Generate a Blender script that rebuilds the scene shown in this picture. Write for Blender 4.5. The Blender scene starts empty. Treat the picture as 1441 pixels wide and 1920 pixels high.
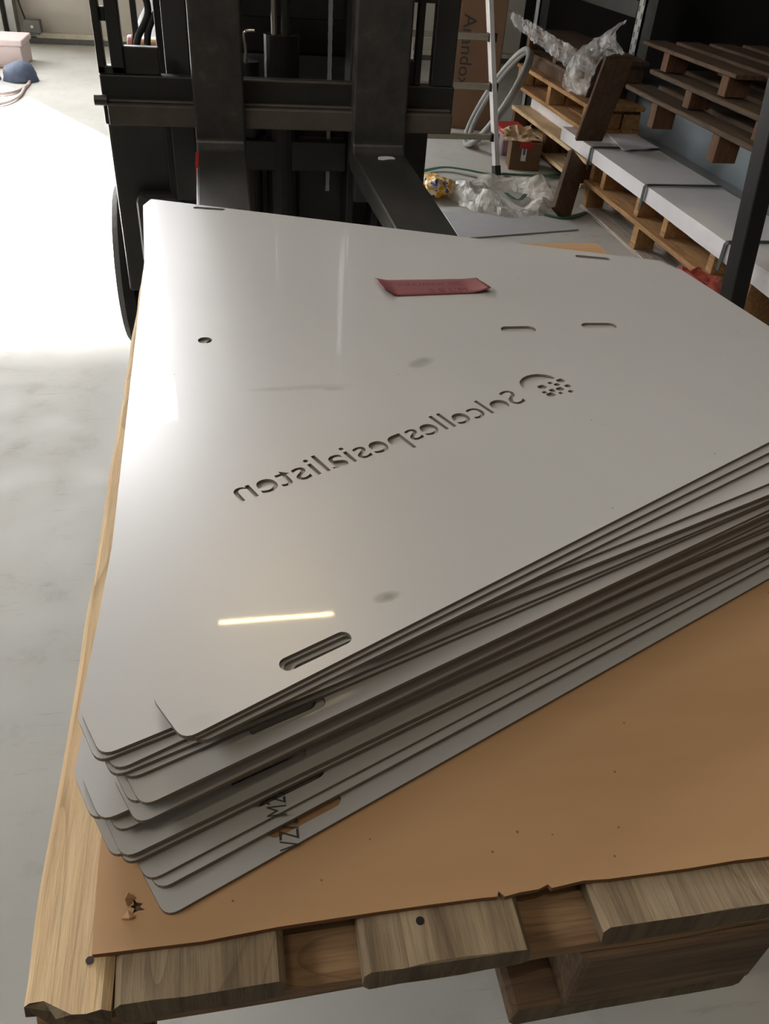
import bpy, bmesh, math, random
from mathutils import Vector, Matrix, noise
random.seed(7)
SC = bpy.context.scene
COL = SC.collection
PI = math.pi
# ------------------------------------------------------------------ camera model (metres; floor z = 0, Y runs along the forks)
F, CX, CY, CAMZ = 1500.0, 720.5, 960.0, 1.3
_Y = Vector((390 - CX, -230 - CY, F)).normalized()
_D = Vector((-.08, 1, .7757)); _D = (_D - _Y * _D.dot(_Y)).normalized()
_X = _D.cross(_Y); _Z = -_D
CAM = Vector((0, 0, CAMZ))
def ray(x, y):
    d = Vector((x - CX, y - CY, F)); return Vector((_X.dot(d), _Y.dot(d), _Z.dot(d)))
def atz(x, y, z):
    d = ray(x, y); return CAM + d * ((z - CAMZ) / d.z)
def aty(x, y, v):
    d = ray(x, y); return CAM + d * (v / d.y)
def atx(x, y, v):
    d = ray(x, y); return CAM + d * (v / d.x)
cam = bpy.data.cameras.new('camera'); cam_o = bpy.data.objects.new('camera', cam); COL.objects.link(cam_o)
right = Vector((_X.x, _Y.x, _Z.x)); up = -Vector((_X.y, _Y.y, _Z.y)); back = -Vector((_X.z, _Y.z, _Z.z))
m = Matrix((right, up, back)).transposed().to_4x4(); m.translation = CAM
cam_o.matrix_world = m
cam.sensor_fit = 'AUTO'; cam.sensor_width = 36; cam.lens = 36 * F / 1920; cam.clip_start = .02
SC.camera = cam_o
SC.view_settings.view_transform = 'Standard'; SC.view_settings.look = 'None'
SC.view_settings.gamma = 1; SC.view_settings.exposure = .62; SC.view_settings.use_curve_mapping = False
SC.cycles.max_bounces = 8; SC.cycles.diffuse_bounces = 5; SC.cycles.glossy_bounces = 4
SC.cycles.transparent_max_bounces = 12; SC.cycles.sample_clamp_indirect = 6
SC.cycles.use_denoising = True

# ------------------------------------------------------------------ materials
def srgb(r, g, b):
    f = lambda c: (c / 255 / 12.92) if c / 255 <= .04045 else ((c / 255 + .055) / 1.055) ** 2.4
    return (f(r), f(g), f(b), 1)
class NT:
    def __init__(s, name):
        s.m = bpy.data.materials.new(name); s.m.use_nodes = True
        s.t = s.m.node_tree; s.b = s.t.nodes['Principled BSDF']; s.out = s.t.nodes['Material Output']
    def n(s, kind, **k):
        nd = s.t.nodes.new(kind)
        for a, v in k.items(): setattr(nd, a, v)
        return nd
    def l(s, a, b): s.t.links.new(a, b)
    def coords(s, scale=(1, 1, 1), rand=False, rot=(0, 0, 0)):
        tc = s.n('ShaderNodeTexCoord'); mp = s.n('ShaderNodeMapping')
        mp.inputs['Scale'].default_value = scale; mp.inputs['Rotation'].default_value = rot
        if rand:
            oi = s.n('ShaderNodeObjectInfo'); ml = s.n('ShaderNodeMath', operation='MULTIPLY'); ml.inputs[1].default_value = 37.0
            s.l(oi.outputs['Random'], ml.inputs[0])
            ad = s.n('ShaderNodeVectorMath', operation='ADD'); s.l(tc.outputs['Object'], ad.inputs[0]); s.l(ml.outputs[0], ad.inputs[1])
            s.l(ad.outputs[0], mp.inputs['Vector'])
        else: s.l(tc.outputs['Object'], mp.inputs['Vector'])
        return mp.outputs['Vector']
    def noise(s, vec, scale, detail=4, rough=.55, dist=0):
        nd = s.n('ShaderNodeTexNoise'); nd.inputs['Scale'].default_value = scale; nd.inputs['Detail'].default_value = detail
        nd.inputs['Roughness'].default_value = rough; nd.inputs['Distortion'].default_value = dist
        s.l(vec, nd.inputs['Vector']); return nd.outputs['Fac']
    def ramp(s, fac, stops):
        r = s.n('ShaderNodeValToRGB'); e = r.color_ramp.elements
        while len(e) < len(stops): e.new(.5)
        for i, (p, c) in enumerate(stops): e[i].position = p; e[i].color = c
        s.l(fac, r.inputs['Fac']); return r.outputs['Color']
    def mix(s, fac, a, b, mode='MIX'):
        x = s.n('ShaderNodeMix', data_type='RGBA', blend_type=mode)
        for sock, v in ((x.inputs[0], fac), (x.inputs[6], a), (x.inputs[7], b)):
            if hasattr(v, 'is_output'): s.l(v, sock)
            else: sock.default_value = v
        return x.outputs[2]
    def math(s, op, a, b=None, clamp=False):
        x = s.n('ShaderNodeMath', operation=op); x.use_clamp = clamp
        for sock, v in ((x.inputs[0], a), (x.inputs[1], b)):
            if v is None: continue
            if hasattr(v, 'is_output'): s.l(v, sock)
            else: sock.default_value = v
        return x.outputs[0]
    def bump(s, h, strength=.2, dist=.002):
        b = s.n('ShaderNodeBump'); b.inputs['Strength'].default_value = strength; b.inputs['Distance'].default_value = dist
        s.l(h, b.inputs['Height']); s.l(b.outputs[0], s.b.inputs['Normal'])
    def set(s, **k):
        for a, v in k.items():
            sock = s.b.inputs[a.replace('_', ' ')]
            if hasattr(v, 'is_output'): s.l(v, sock)
            else: sock.default_value = v
        return s
def plain(name, c, rough=.6, metal=0, var=.12, scale=20, bump=0, spec=.5):
    t = NT(name); v = t.coords(rand=True); f = t.noise(v, scale, 5)
    dk = tuple(x * (1 - var) for x in c[:3]) + (1,); lt = tuple(min(1, x * (1 + var)) for x in c[:3]) + (1,)
    t.set(Base_Color=t.ramp(f, [(.3, dk), (.7, lt)]), Roughness=rough, Metallic=metal)
    t.b.inputs['Specular IOR Level'].default_value = spec
    if bump: t.bump(t.noise(v, scale * 4, 6), bump, .003)
    return t.m
def wood(name, light, dark, axis=1, rough=.8, fine=1.0, bump=.5):
    t = NT(name)
    sc = [22, 22, 22]; sc[axis] = 1.6; sf = [160, 160, 160]; sf[axis] = 9
    v = t.coords(tuple(sc), True); vf = t.coords(tuple(sf), True); vb = t.coords((9, 9, 9), True)
    g = t.noise(v, 1.0, 5, .6, 1.2); f = t.noise(vf, 1.0, 4, .65, .3); k = t.noise(vb, 1.0, 3)
    c = t.ramp(g, [(.25, dark), (.5, tuple((a + b) / 2 for a, b in zip(light, dark))), (.72, light)])
    c = t.mix(t.math('MULTIPLY', t.ramp(f, [(.35, (1, 1, 1, 1)), (.55, (0, 0, 0, 1))]), .5 * fine), c, tuple(x * .45 for x in dark[:3]) + (1,))
    c = t.mix(t.math('MULTIPLY', t.ramp(k, [(.55, (0, 0, 0, 1)), (.75, (1, 1, 1, 1))]), .35), c, tuple(x * .6 for x in dark[:3]) + (1,))
    sl = [7, 7, 7]; sl[axis] = 1.1
    rg_ = t.math('FRACT', t.math('MULTIPLY', t.noise(t.coords(tuple(sl), True), 1.0, 2, .4, .6), 26.0))
    c = t.mix(t.math('MULTIPLY', t.ramp(rg_, [(.0, (1, 1, 1, 1)), (.16, (0, 0, 0, 1))]), .45), c, tuple(x * .5 for x in dark[:3]) + (1,))
    t.set(Base_Color=c, Roughness=rough)
    h = t.math('ADD', t.math('MULTIPLY', g, .5), f)
    t.bump(h, bump, .0025)
    return t.m
def film(name, tint=(.62, .61, .62, 1), clear=.70):
    t = NT(name); tr = t.n('ShaderNodeBsdfTransparent'); mx = t.n('ShaderNodeMixShader')
    v = t.coords(); f = t.noise(v, 14, 4); t.set(Base_Color=tint, Roughness=.22)
    t.b.inputs['Specular IOR Level'].default_value = .8
    t.l(t.ramp(f, [(.35, (clear + .2,) * 3 + (1,)), (.65, (clear - .25,) * 3 + (1,))]), mx.inputs[0])
    t.l(t.b.outputs[0], mx.inputs[1]); t.l(tr.outputs[0], mx.inputs[2]); t.l(mx.outputs[0], t.out.inputs['Surface'])
    t.bump(t.noise(v, 45, 5), .6, .006)
    return t.m
M = {}
# floor: pale grey epoxy with scuffs
t = NT('epoxy_floor'); v = t.coords(); a = t.noise(v, 1.3, 6, .6); b = t.noise(v, 9, 6, .7); s = t.noise(t.coords((3, 30, 1), rot=(0, 0, .5)), 2, 5, .7)
c = t.ramp(a, [(.3, srgb(176, 175, 169)), (.7, srgb(196, 195, 190))])
c = t.mix(t.math('MULTIPLY', t.ramp(b, [(.56, (0, 0, 0, 1)), (.75, (1, 1, 1, 1))]), .3), c, srgb(130, 126, 116))
c = t.mix(t.math('MULTIPLY', t.ramp(s, [(.62, (0, 0, 0, 1)), (.7, (1, 1, 1, 1))]), .25), c, srgb(120, 114, 104))
t.set(Base_Color=c, Roughness=t.ramp(b, [(.3, (.5,) * 3 + (1,)), (.7, (.75,) * 3 + (1,))])); t.b.inputs['Specular IOR Level'].default_value = .25; t.bump(b, .05, .002); M['floor'] = t.m
M['wall'] = plain('painted_wall', srgb(188, 184, 176), .8, var=.04, scale=3)
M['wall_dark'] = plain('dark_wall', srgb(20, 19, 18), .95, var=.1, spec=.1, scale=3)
M['ceiling'] = plain('ceiling_panel', srgb(70, 68, 66), .9, var=.04, scale=2)
M['skirt'] = plain('dark_skirting', srgb(95, 95, 95), .6)
M['ledge'] = plain('pale_ledge', srgb(205, 200, 185), .6)
# panels: satin pale grey film with specks and smudges
def panel_mat(name, smudges=()):
    t = NT(name); v = t.coords(); pass
    c = t.ramp(t.noise(v, 3, 3), [(.3, srgb(170, 168, 165)), (.7, srgb(176, 174, 171))])
    vo = t.n('ShaderNodeTexVoronoi'); vo.inputs['Scale'].default_value = 42; t.l(v, vo.inputs['Vector'])
    d = t.math('LESS_THAN', vo.outputs['Distance'], .034)
    sel = t.math('GREATER_THAN', t.noise(v, 2.6, 2), .47)
    ch = t.n('ShaderNodeSeparateColor'); t.l(vo.outputs['Color'], ch.inputs[0])
    sel = t.math('MULTIPLY', sel, t.math('GREATER_THAN', ch.outputs[0], .5))
    c = t.mix(t.math('MULTIPLY', t.math('MULTIPLY', d, sel), .8), c, srgb(70, 64, 56))
    if smudges:
        sx = t.n('ShaderNodeSeparateXYZ'); t.l(v, sx.inputs[0]); nz = t.noise(v, 60, 4)
        for (x, y, rx, ry, ang, k) in smudges:
            dx = t.math('SUBTRACT', sx.outputs[0], x); dy = t.math('SUBTRACT', sx.outputs[1], y)
            ca, sa = math.cos(ang), math.sin(ang)
            p = t.math('DIVIDE', t.math('ADD', t.math('MULTIPLY', dx, ca), t.math('MULTIPLY', dy, sa)), rx)
            q = t.math('DIVIDE', t.math('SUBTRACT', t.math('MULTIPLY', dy, ca), t.math('MULTIPLY', dx, sa)), ry)
            r2 = t.math('ADD', t.math('MULTIPLY', p, p), t.math('MULTIPLY', q, q))
            f = t.math('MULTIPLY', t.math('SUBTRACT', 1.0, r2, True), t.math('MULTIPLY', nz, k * 2), True)
            c = t.mix(f, c, srgb(105, 103, 92))
    t.set(Base_Color=c, Roughness=.30, IOR=1.45); t.b.inputs['Specular IOR Level'].default_value = 1.0
    t.set(Coat_Weight=.2, Coat_Roughness=.03)
    t.bump(t.noise(v, 2.2, 2), .04, .02)
    return t.m
M['edge'] = plain('panel_cut_edge', srgb(112, 104, 94), .5, var=.15, scale=60)
M['print'] = plain('film_print_ink', srgb(58, 56, 50), .7)
M['tape'] = plain('red_tape', srgb(112, 55, 57), .55, var=.05, bump=.05, scale=40)
M['tape_back'] = plain('tape_edge', srgb(215, 205, 200), .4)
M['ink'] = plain('marker_ink', srgb(84, 40, 44), .7)
# cardboard
t = NT('brown_cardboard'); v = t.coords(); a = t.noise(t.coords((2, 10, 2)), 1, 4); b = t.noise(v, 60, 5)
c = t.ramp(a, [(.3, srgb(162, 125, 88)), (.7, srgb(180, 143, 104))])
vo = t.n('ShaderNodeTexVoronoi'); vo.inputs['Scale'].default_value = 45; t.l(v, vo.inputs['Vector'])
ch = t.n('ShaderNodeSeparateColor'); t.l(vo.outputs['Color'], ch.inputs[0])
d = t.math('MULTIPLY', t.math('LESS_THAN', vo.outputs['Distance'], .045), t.math('GREATER_THAN', ch.outputs[0], .45))
c = t.mix(t.math('MULTIPLY', d, .7), c, srgb(90, 58, 36))
t.set(Base_Color=c, Roughness=.75); t.bump(b, .12, .001); M['card'] = t.m
M['card_edge'] = plain('cardboard_edge', srgb(120, 84, 54), .9)
M['carton'] = plain('carton', srgb(100, 74, 52), .8, var=.08, scale=8)
M['carton_pale'] = plain('carton_pale', srgb(212, 190, 150), .8, var=.05, scale=8)
M['wood_tan'] = wood('weathered_tan_wood', srgb(222, 198, 158), srgb(184, 152, 112), 1, fine=.6)
M['wood_grey'] = wood('weathered_grey_wood', srgb(176, 158, 130), srgb(112, 94, 72), 1)
M['wood_x'] = wood('rough_crosswise_wood', srgb(166, 134, 98), srgb(116, 88, 64), 0)
M['wood_block'] = wood('block_wood', srgb(128, 104, 80), srgb(84, 64, 48), 0)
M['wood_end'] = wood('sawn_end_wood', srgb(120, 104, 80), srgb(80, 66, 50), 2)
M['wood_orange'] = wood('new_pine_wood', srgb(196, 154, 104), srgb(146, 104, 66), 1)
M['wood_dim'] = wood('shaded_pine_wood', srgb(100, 78, 56), srgb(62, 47, 34), 1)  # pine darkened in colour to stand in for shade in the rack
M['wood_dim_block'] = wood('shaded_block_wood', srgb(112, 78, 50), srgb(80, 52, 34), 2)  # block wood darkened likewise for the rack's shade
M['wood_brown'] = wood('dark_plank_wood', srgb(104, 78, 54), srgb(66, 48, 34), 2)
M['wood_white'] = wood('whitewashed_wood', srgb(196, 184, 172), srgb(150, 136, 124), 1)
M['black_steel'] = plain('black_steel', srgb(34, 33, 31), .45, 0, .25, 12, .08)
M['dark_steel'] = plain('charcoal_steel', srgb(50, 50, 49), .4, 0, .2, 10, .06)
M['brown_steel'] = plain('worn_bar_steel', srgb(74, 68, 60), .5, 0, .25, 14, .1)
t = NT('worn_fork_steel'); v = t.coords((1, .35, 1)); a = t.noise(v, 18, 6, .7); b = t.noise(v, 5, 4)
c = t.ramp(a, [(.35, srgb(58, 58, 56)), (.6, srgb(78, 76, 72)), (.85, srgb(112, 106, 96))])
t.set(Base_Color=t.mix(t.math('MULTIPLY', b, .6), c, srgb(52, 52, 50)), Roughness=.38, Metallic=.35); t.bump(a, .12, .002); M['fork'] = t.m
M['chrome'] = plain('bright_steel', srgb(190, 188, 184), .25, .9, .05)
M['rubber'] = plain('black_rubber', srgb(30, 30, 30), .7, 0, .2)
M['copper'] = plain('copper_drum', srgb(200, 160, 130), .35, .3)
M['pink'] = plain('pink_plastic', srgb(210, 140, 150), .5)
M['red'] = plain('red_plastic', srgb(176, 44, 44), .45)
M['red_cloth'] = plain('red_tarpaulin', srgb(150, 62, 48), .6, var=.12, bump=.1)
M['white_pack'] = plain('white_wrap', srgb(226, 224, 228), .4, var=.03, bump=.08, scale=14)
M['paper'] = plain('paper', srgb(214, 210, 216), .8, var=.03)
M['strap_green'] = plain('dark_green_strap', srgb(50, 60, 52), .5)
M['green'] = plain('green_strap', srgb(44, 92, 66), .45)
M['alu'] = plain('aluminium', srgb(206, 204, 206), .35, .25, .04)
M['alu_dim'] = plain('aluminium_rung', srgb(150, 144, 134), .45, .3, .06)
M['black_plastic'] = plain('black_plastic', srgb(26, 25, 24), .5)
M['hose'] = plain('grey_hose', srgb(150, 152, 152), .4, var=.06)
M['galv'] = plain('galvanised_steel', srgb(150, 152, 150), .5, .3, .08, 14)
M['bluegrey'] = plain('blue_grey_sheet', srgb(128, 138, 146), .4, .2, .06, 5)
M['tub_white'] = plain('white_tub', srgb(222, 206, 206), .5, var=.03)
M['blue'] = plain('blue_fabric', srgb(84, 96, 122), .7, var=.2)
M['pinkhose'] = plain('pale_pink_hose', srgb(190, 172, 170), .5)
M['tub_grey'] = plain('translucent_tub', srgb(150, 130, 140), .35)
M['kraft'] = plain('crumpled_kraft', srgb(198, 172, 140), .8, var=.12, bump=.2)
M['grey_sheet'] = plain('grey_sheet', srgb(176, 176, 178), .4, var=.04)
M['film'] = film('clear_wrap')
M['film_floor'] = film('floor_wrap', (.82, .79, .74, 1), .5)
t = NT('printed_bag'); v = t.coords((1, 1, 1)); a = t.noise(v, 22, 2, .5, .6)
t.set(Base_Color=t.ramp(a, [(.38, srgb(58, 54, 90)), (.43, srgb(232, 226, 220)), (.5, srgb(240, 226, 196)), (.54, srgb(236, 176, 40)), (.7, srgb(226, 160, 30))]), Roughness=.35); M['bag'] = t.m
M['panel_top'] = None

# ------------------------------------------------------------------ mesh helpers
class MB:
    def __init__(s): s.v = []; s.f = []; s.mi = []
    def add(s, vs, fs, mi=0):
        b = len(s.v); s.v += [Vector(p) for p in vs]; s.f += [tuple(b + i for i in f) for f in fs]; s.mi += [mi] * len(fs); return s
    def box(s, x0, x1, y0, y1, z0, z1, mi=0):
        return s.add([(x0, y0, z0), (x1, y0, z0), (x1, y1, z0), (x0, y1, z0), (x0, y0, z1), (x1, y0, z1), (x1, y1, z1), (x0, y1, z1)],
                     [(3, 2, 1, 0), (4, 5, 6, 7), (0, 1, 5, 4), (1, 2, 6, 5), (2, 3, 7, 6), (3, 0, 4, 7)], mi)
    def bar(s, p, q, w, h, side=None, mi=0):
        p, q = Vector(p), Vector(q); d = (q - p).normalized()
        sd = Vector(side) if side else (Vector((0, 0, 1)) if abs(d.z) < .9 else Vector((1, 0, 0)))
        a = (sd - d * sd.dot(d)).normalized(); b = d.cross(a)
        vs = [o + a * (i * w / 2) + b * (j * h / 2) for o in (p, q) for i, j in ((-1, -1), (1, -1), (1, 1), (-1, 1))]
        return s.add(vs, [(0, 1, 2, 3), (7, 6, 5, 4), (4, 5, 1, 0), (5, 6, 2, 1), (6, 7, 3, 2), (7, 4, 0, 3)], mi)
    def tube(s, pts, r, n=12, closed=False, mi=0):
        pts = [Vector(p) for p in pts]; N = len(pts); vs = []; fs = []; ref = None
        for i, p in enumerate(pts):
            a = pts[(i - 1) % N] if closed or i else p; b = pts[(i + 1) % N] if closed or i < N - 1 else p
            d = (b - a).normalized()
            if ref is None: ref = d.orthogonal().normalized()
            ref = (ref - d * ref.dot(d)).normalized(); w = d.cross(ref)
            vs += [p + ref * (r * math.cos(2 * PI * k / n)) + w * (r * math.sin(2 * PI * k / n)) for k in range(n)]
        for i in range(N if closed else N - 1):
            for k in range(n):
                j = (i + 1) % N; fs.append((i * n + k, i * n + (k + 1) % n, j * n + (k + 1) % n, j * n + k))
        if not closed: fs += [tuple(reversed(range(n))), tuple(range((N - 1) * n, N * n))]
        return s.add(vs, fs, mi)
    def strip(s, pts, width, up=(0, 0, 1), thick=.002, mi=0):      # flat band along a path
        pts = [Vector(p) for p in pts]; vs = []; fs = []
        for i, p in enumerate(pts):
            d = (pts[min(i + 1, len(pts) - 1)] - pts[max(i - 1, 0)]).normalized(); u = Vector(up); u = (u - d * u.dot(d)).normalized(); w = d.cross(u) * (width / 2)
            vs += [p - w, p + w, p + w + u * thick, p - w + u * thick]
        for i in range(len(pts) - 1):
            for k in range(4): fs.append((i * 4 + k, i * 4 + (k + 1) % 4, i * 4 + 4 + (k + 1) % 4, i * 4 + 4 + k))
        e = (len(pts) - 1) * 4; fs += [(3, 2, 1, 0), (e, e + 1, e + 2, e + 3)]
        return s.add(vs, fs, mi)
    def grid(s, fn, nu, nv, mi=0):
        vs = [fn(i / nu, j / nv) for j in range(nv + 1) for i in range(nu + 1)]
        fs = [(j * (nu + 1) + i, j * (nu + 1) + i + 1, (j + 1) * (nu + 1) + i + 1, (j + 1) * (nu + 1) + i) for j in range(nv) for i in range(nu)]
        return s.add(vs, fs, mi)
def link(name, data=None): o = bpy.data.objects.new(name, data); COL.objects.link(o); return o
def mk(name, mb, mats, parent=None, origin=None, bevel=0, smooth=False, solid=0, seg=2):
    if origin is None:
        if parent is not None: origin = W[parent]
        else:
            lo = Vector((min(v.x for v in mb.v), min(v.y for v in mb.v), min(v.z for v in mb.v))); hi = Vector((max(v.x for v in mb.v), max(v.y for v in mb.v), 0))
            origin = Vector(((lo.x + hi.x) / 2, (lo.y + hi.y) / 2, lo.z))
    origin = Vector(origin)
    me = bpy.data.meshes.new(name); me.from_pydata([v - origin for v in mb.v], [], mb.f)
    for x in (mats if isinstance(mats, (list, tuple)) else [mats]): me.materials.append(x)
    for p, i in zip(me.polygons, mb.mi): p.material_index = i; p.use_smooth = smooth
    bm = bmesh.new(); bm.from_mesh(me); bmesh.ops.recalc_face_normals(bm, faces=bm.faces); bm.to_mesh(me); bm.free()
    o = link(name, me)
    if parent is not None: o.parent = parent; o.location = origin - W[parent]
    else: o.location = origin
    W[o] = origin
    if bevel:
        b = o.modifiers.new('bevel', 'BEVEL'); b.width = bevel; b.segments = seg; b.limit_method = 'ANGLE'
    if solid:
        b = o.modifiers.new('solid', 'SOLIDIFY'); b.thickness = solid; b.offset = 0
    return o
W = {}
def tag(o, label, cat, group=None):
    o['label'] = label; o['category'] = cat
    if group: o['group'] = group
    return o
def thing(name, label, cat, loc, group=None):
    o = link(name); o.location = loc; o.empty_display_size = .05; W[o] = Vector(loc); return tag(o, label, cat, group)
def struct(name, mb, mat, parent=None):
    o = mk(name, mb, mat, parent); o['kind'] = 'structure'; return o
def board(x0, x1, y0, y1, z0, z1, n=26, amp=.0015, seed=0, axis=1, ends=.0016, cham=0):
    """a rough sawn board: box skin cut along its length with wandering edges and chewed ends"""
    mb = MB(); ring = 12
    L0, L1 = (y0, y1) if axis == 1 else (x0, x1); A0, A1 = (x0, x1) if axis == 1 else (y0, y1)
    prof = []
    c = min(.004, (z1 - z0) * .2)
    k = 5
    prof += [(A0 + c + (A1 - A0 - 2 * c) * i / k, z0) for i in range(k + 1)]
    prof += [(A1, z0 + c), (A1, z1 - c)]
    prof += [(A1 - c - (A1 - A0 - 2 * c) * i / k, z1) for i in range(k + 1)]
    prof += [(A0, z1 - c), (A0, z0 + c)]
    P = len(prof); vs = []; fs = []
    for j in range(n + 1):
        l = L0 + (L1 - L0) * j / n
        for i, (a, z) in enumerate(prof):
            nz = noise.noise(Vector((a * 60 + seed * 7.1, l * 14, z * 60))) * amp
            dz = noise.noise(Vector((a * 40, l * 9 + seed * 3.3, z * 40 + 9))) * amp * .2
            le = l
            if j in (0, n): le += noise.noise(Vector((a * 130, z * 130, seed * 2.7 + j))) * ends
            if cham and j < 2 and a < A0 + .012: le += cham * (1 if j == 0 else .3)
            sgn = 1 if a > (A0 + A1) / 2 else -1
            aa = a + (nz * sgn if i > k and (i < k + 3 or i > 2 * k + 2) else 0)
            vs.append((aa, le, z + dz) if axis == 1 else (le, aa, z + dz))
    for j in range(n):
        for i in range(P): fs.append((j * P + i, j * P + (i + 1) % P, (j + 1) * P + (i + 1) % P, (j + 1) * P + i))
    fs += [tuple(reversed(range(P))), tuple(range(n * P, (n + 1) * P))]
    mb.add(vs, fs); mb.mi[-1] = mb.mi[-2] = 1
    return mb
def fillet(pts, r, seg=5):
    out = []; N = len(pts)
    for i in range(N):
        p = Vector(pts[i]); a = (Vector(pts[i - 1]) - p); b = (Vector(pts[(i + 1) % N]) - p)
        rr = r[i] if isinstance(r, (list, tuple)) else r
        rr = min(rr, a.length * .45, b.length * .45)
        if rr <= 0: out.append(p); continue
        s, e = p + a.normalized() * rr, p + b.normalized() * rr
        for k in range(seg + 1):
            u = k / seg; out.append(s * (1 - u) ** 2 + p * 2 * u * (1 - u) + e * u * u)
    return out
def slab(outline, holes, z0, z1, mi_side=1):
    """flat plate with cut-outs"""
    bm = bmesh.new(); loops = []
    for lp in [outline] + list(holes):
        vs = [bm.verts.new((p[0], p[1], z1)) for p in lp]
        loops.append(vs)
        for i in range(len(vs)): bm.edges.new((vs[i - 1], vs[i]))
    bmesh.ops.triangle_fill(bm, edges=bm.edges[:], use_beauty=True, normal=(0, 0, 1))
    bm.verts.index_update()
    mb = MB(); n = len(bm.verts)
    vs = [v.co.copy() for v in bm.verts]
    mb.add(vs + [Vector((v.x, v.y, z0)) for v in vs], [])
    for f in bm.faces:
        ids = [v.index for v in f.verts]
        if f.normal.z < 0: ids.reverse()
        mb.f.append(tuple(ids)); mb.mi.append(0); mb.f.append(tuple(i + n for i in reversed(ids))); mb.mi.append(0)
    for lp in loops:
        ids = [v.index for v in lp]
        for i in range(len(ids)):
            a, b = ids[i - 1], ids[i]; mb.f.append((a, b, b + n, a + n)); mb.mi.append(mi_side)
    bm.free(); return mb
def capsule(p, q, r, n=8):
    p, q = Vector(p[:2]), Vector(q[:2]); d = (q - p).normalized(); a0 = math.atan2(d.y, d.x); p = p + d * r; q = q - d * r
    return [q + Vector((math.cos(a0 - PI / 2 + PI * k / n), math.sin(a0 - PI / 2 + PI * k / n))) * r for k in range(n + 1)] + \
           [p + Vector((math.cos(a0 + PI / 2 + PI * k / n), math.sin(a0 + PI / 2 + PI * k / n))) * r for k in range(n + 1)]
def text_mesh(body, fill=True):
    cu = bpy.data.curves.new('t', 'FONT'); cu.body = body; cu.fill_mode = 'FRONT' if fill else 'NONE'; cu.resolution_u = 4; cu.offset = .0 if fill else .02
    o = bpy.data.objects.new('t', cu); COL.objects.link(o)
    dg = bpy.context.evaluated_depsgraph_get(); dg.update()
    me = bpy.data.meshes.new_from_object(o.evaluated_get(dg))
    vs = [v.co.copy() for v in me.vertices]; es = [tuple(e.vertices) for e in me.edges]; fs = [tuple(p.vertices) for p in me.polygons]
    bpy.data.objects.remove(o); bpy.data.curves.remove(cu); bpy.data.meshes.remove(me)
    return vs, es, fs
def text_loops(body):
    vs, es, _ = text_mesh(body, False); adj = {}
    for a, b in es: adj.setdefault(a, []).append(b); adj.setdefault(b, []).append(a)
    seen = set(); loops = []
    for s in adj:
        if s in seen: continue
        lp = [s]; seen.add(s); cur = s
        while True:
            nx = [k for k in adj[cur] if k not in seen]
            if not nx: break
            cur = nx[0]; seen.add(cur); lp.append(cur)
        pts = [vs[i].to_2d() for i in lp]; cl = []
        for p in pts:
            if not cl or (p - cl[-1]).length > 1e-5: cl.append(p)
        if len(cl) > 2: loops.append(cl)
    def inside(p, lp):
        c = False
        for i in range(len(lp)):
            a, b = lp[i - 1], lp[i]
            if (a.y > p.y) != (b.y > p.y) and p.x < (b.x - a.x) * (p.y - a.y) / (b.y - a.y) + a.x: c = not c
        return c
    return [l for l in loops if not any(k is not l and inside(l[0], k) for k in loops)]      # the counters of a cut-out letter fall out
def text_on(body, o, ax, ay, height):
    vs, _, fs = text_mesh(body); o, ax, ay = Vector(o), Vector(ax), Vector(ay)
    return MB().add([o + ax * (v.x * height / .7) + ay * (v.y * height / .7) for v in vs], fs)
def crumple(fn, nu, nv, amp, freq, seed, dirn=None):
    mb = MB()
    def g(u, v):
        p = Vector(fn(u, v)); q = p * freq + Vector((seed, seed * 1.7, 0))
        d = Vector((noise.noise(q), noise.noise(q + Vector((31, 0, 0))), noise.noise(q + Vector((0, 17, 5)))))
        d += .5 * Vector((noise.noise(q * 2.3), noise.noise(q * 2.3 + Vector((31, 0, 0))), noise.noise(q * 2.3 + Vector((0, 17, 5)))))
        return p + d * amp
    return mb.grid(g, nu, nv)
def quad(a, b, c, d):
    a, b, c, d = map(Vector, (a, b, c, d)); return lambda u, v: (a * (1 - u) + b * u) * (1 - v) + (d * (1 - u) + c * u) * v
def spline(pts, n=8):
    pts = [Vector(p) for p in pts]; out = []
    for i in range(len(pts) - 1):
        p0, p1, p2, p3 = pts[max(i - 1, 0)], pts[i], pts[i + 1], pts[min(i + 2, len(pts) - 1)]
        for k in range(n):
            t = k / n; out.append(.5 * ((2 * p1) + (p2 - p0) * t + (2 * p0 - 5 * p1 + 4 * p2 - p3) * t * t + (3 * p1 - p0 - 3 * p2 + p3) * t ** 3))
    return out + [pts[-1]]

# ------------------------------------------------------------------ the hall
HX0, HX1, HY0, HY1, HH = -5.0, 3.0, -5.0, 8.9, 6.4
DOOR = (-4.9, -2.6, 3.1)               # opening in the back wall, x0, x1, height
struct('floor', MB().box(HX0 - .3, HX1 + .3, HY0 - .3, HY1 + .3, -.15, 0), M['floor'])
struct('ceiling', MB().box(HX0 - .2, HX1 + .2, HY0 - .2, HY1 + .2, HH, HH + .15), M['ceiling'])
w = MB(); w.box(HX0 - .2, DOOR[0], HY1, HY1 + .2, 0, HH); BW = (-4.4, -.7, 3.3, 6.0)              # unseen clerestory opening added for light on the stack
w.box(DOOR[0], DOOR[1], HY1, HY1 + .2, DOOR[2], BW[2]); w.box(DOOR[1], HX1 + .2, HY1, HY1 + .2, 0, BW[2])
w.box(DOOR[0], HX1 + .2, HY1, HY1 + .2, BW[3], HH); w.box(DOOR[0], BW[0], HY1, HY1 + .2, BW[2], BW[3]); w.box(BW[1], HX1 + .2, HY1, HY1 + .2, BW[2], BW[3])
struct('wall_back', w, M['wall'])
PXW, PYW = -1.45, 2.1                   # unseen partition added close on the left for its light falloff
WIN = [(-.4, 1.5)]          # unseen openings added to light the stack and foreground
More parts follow.
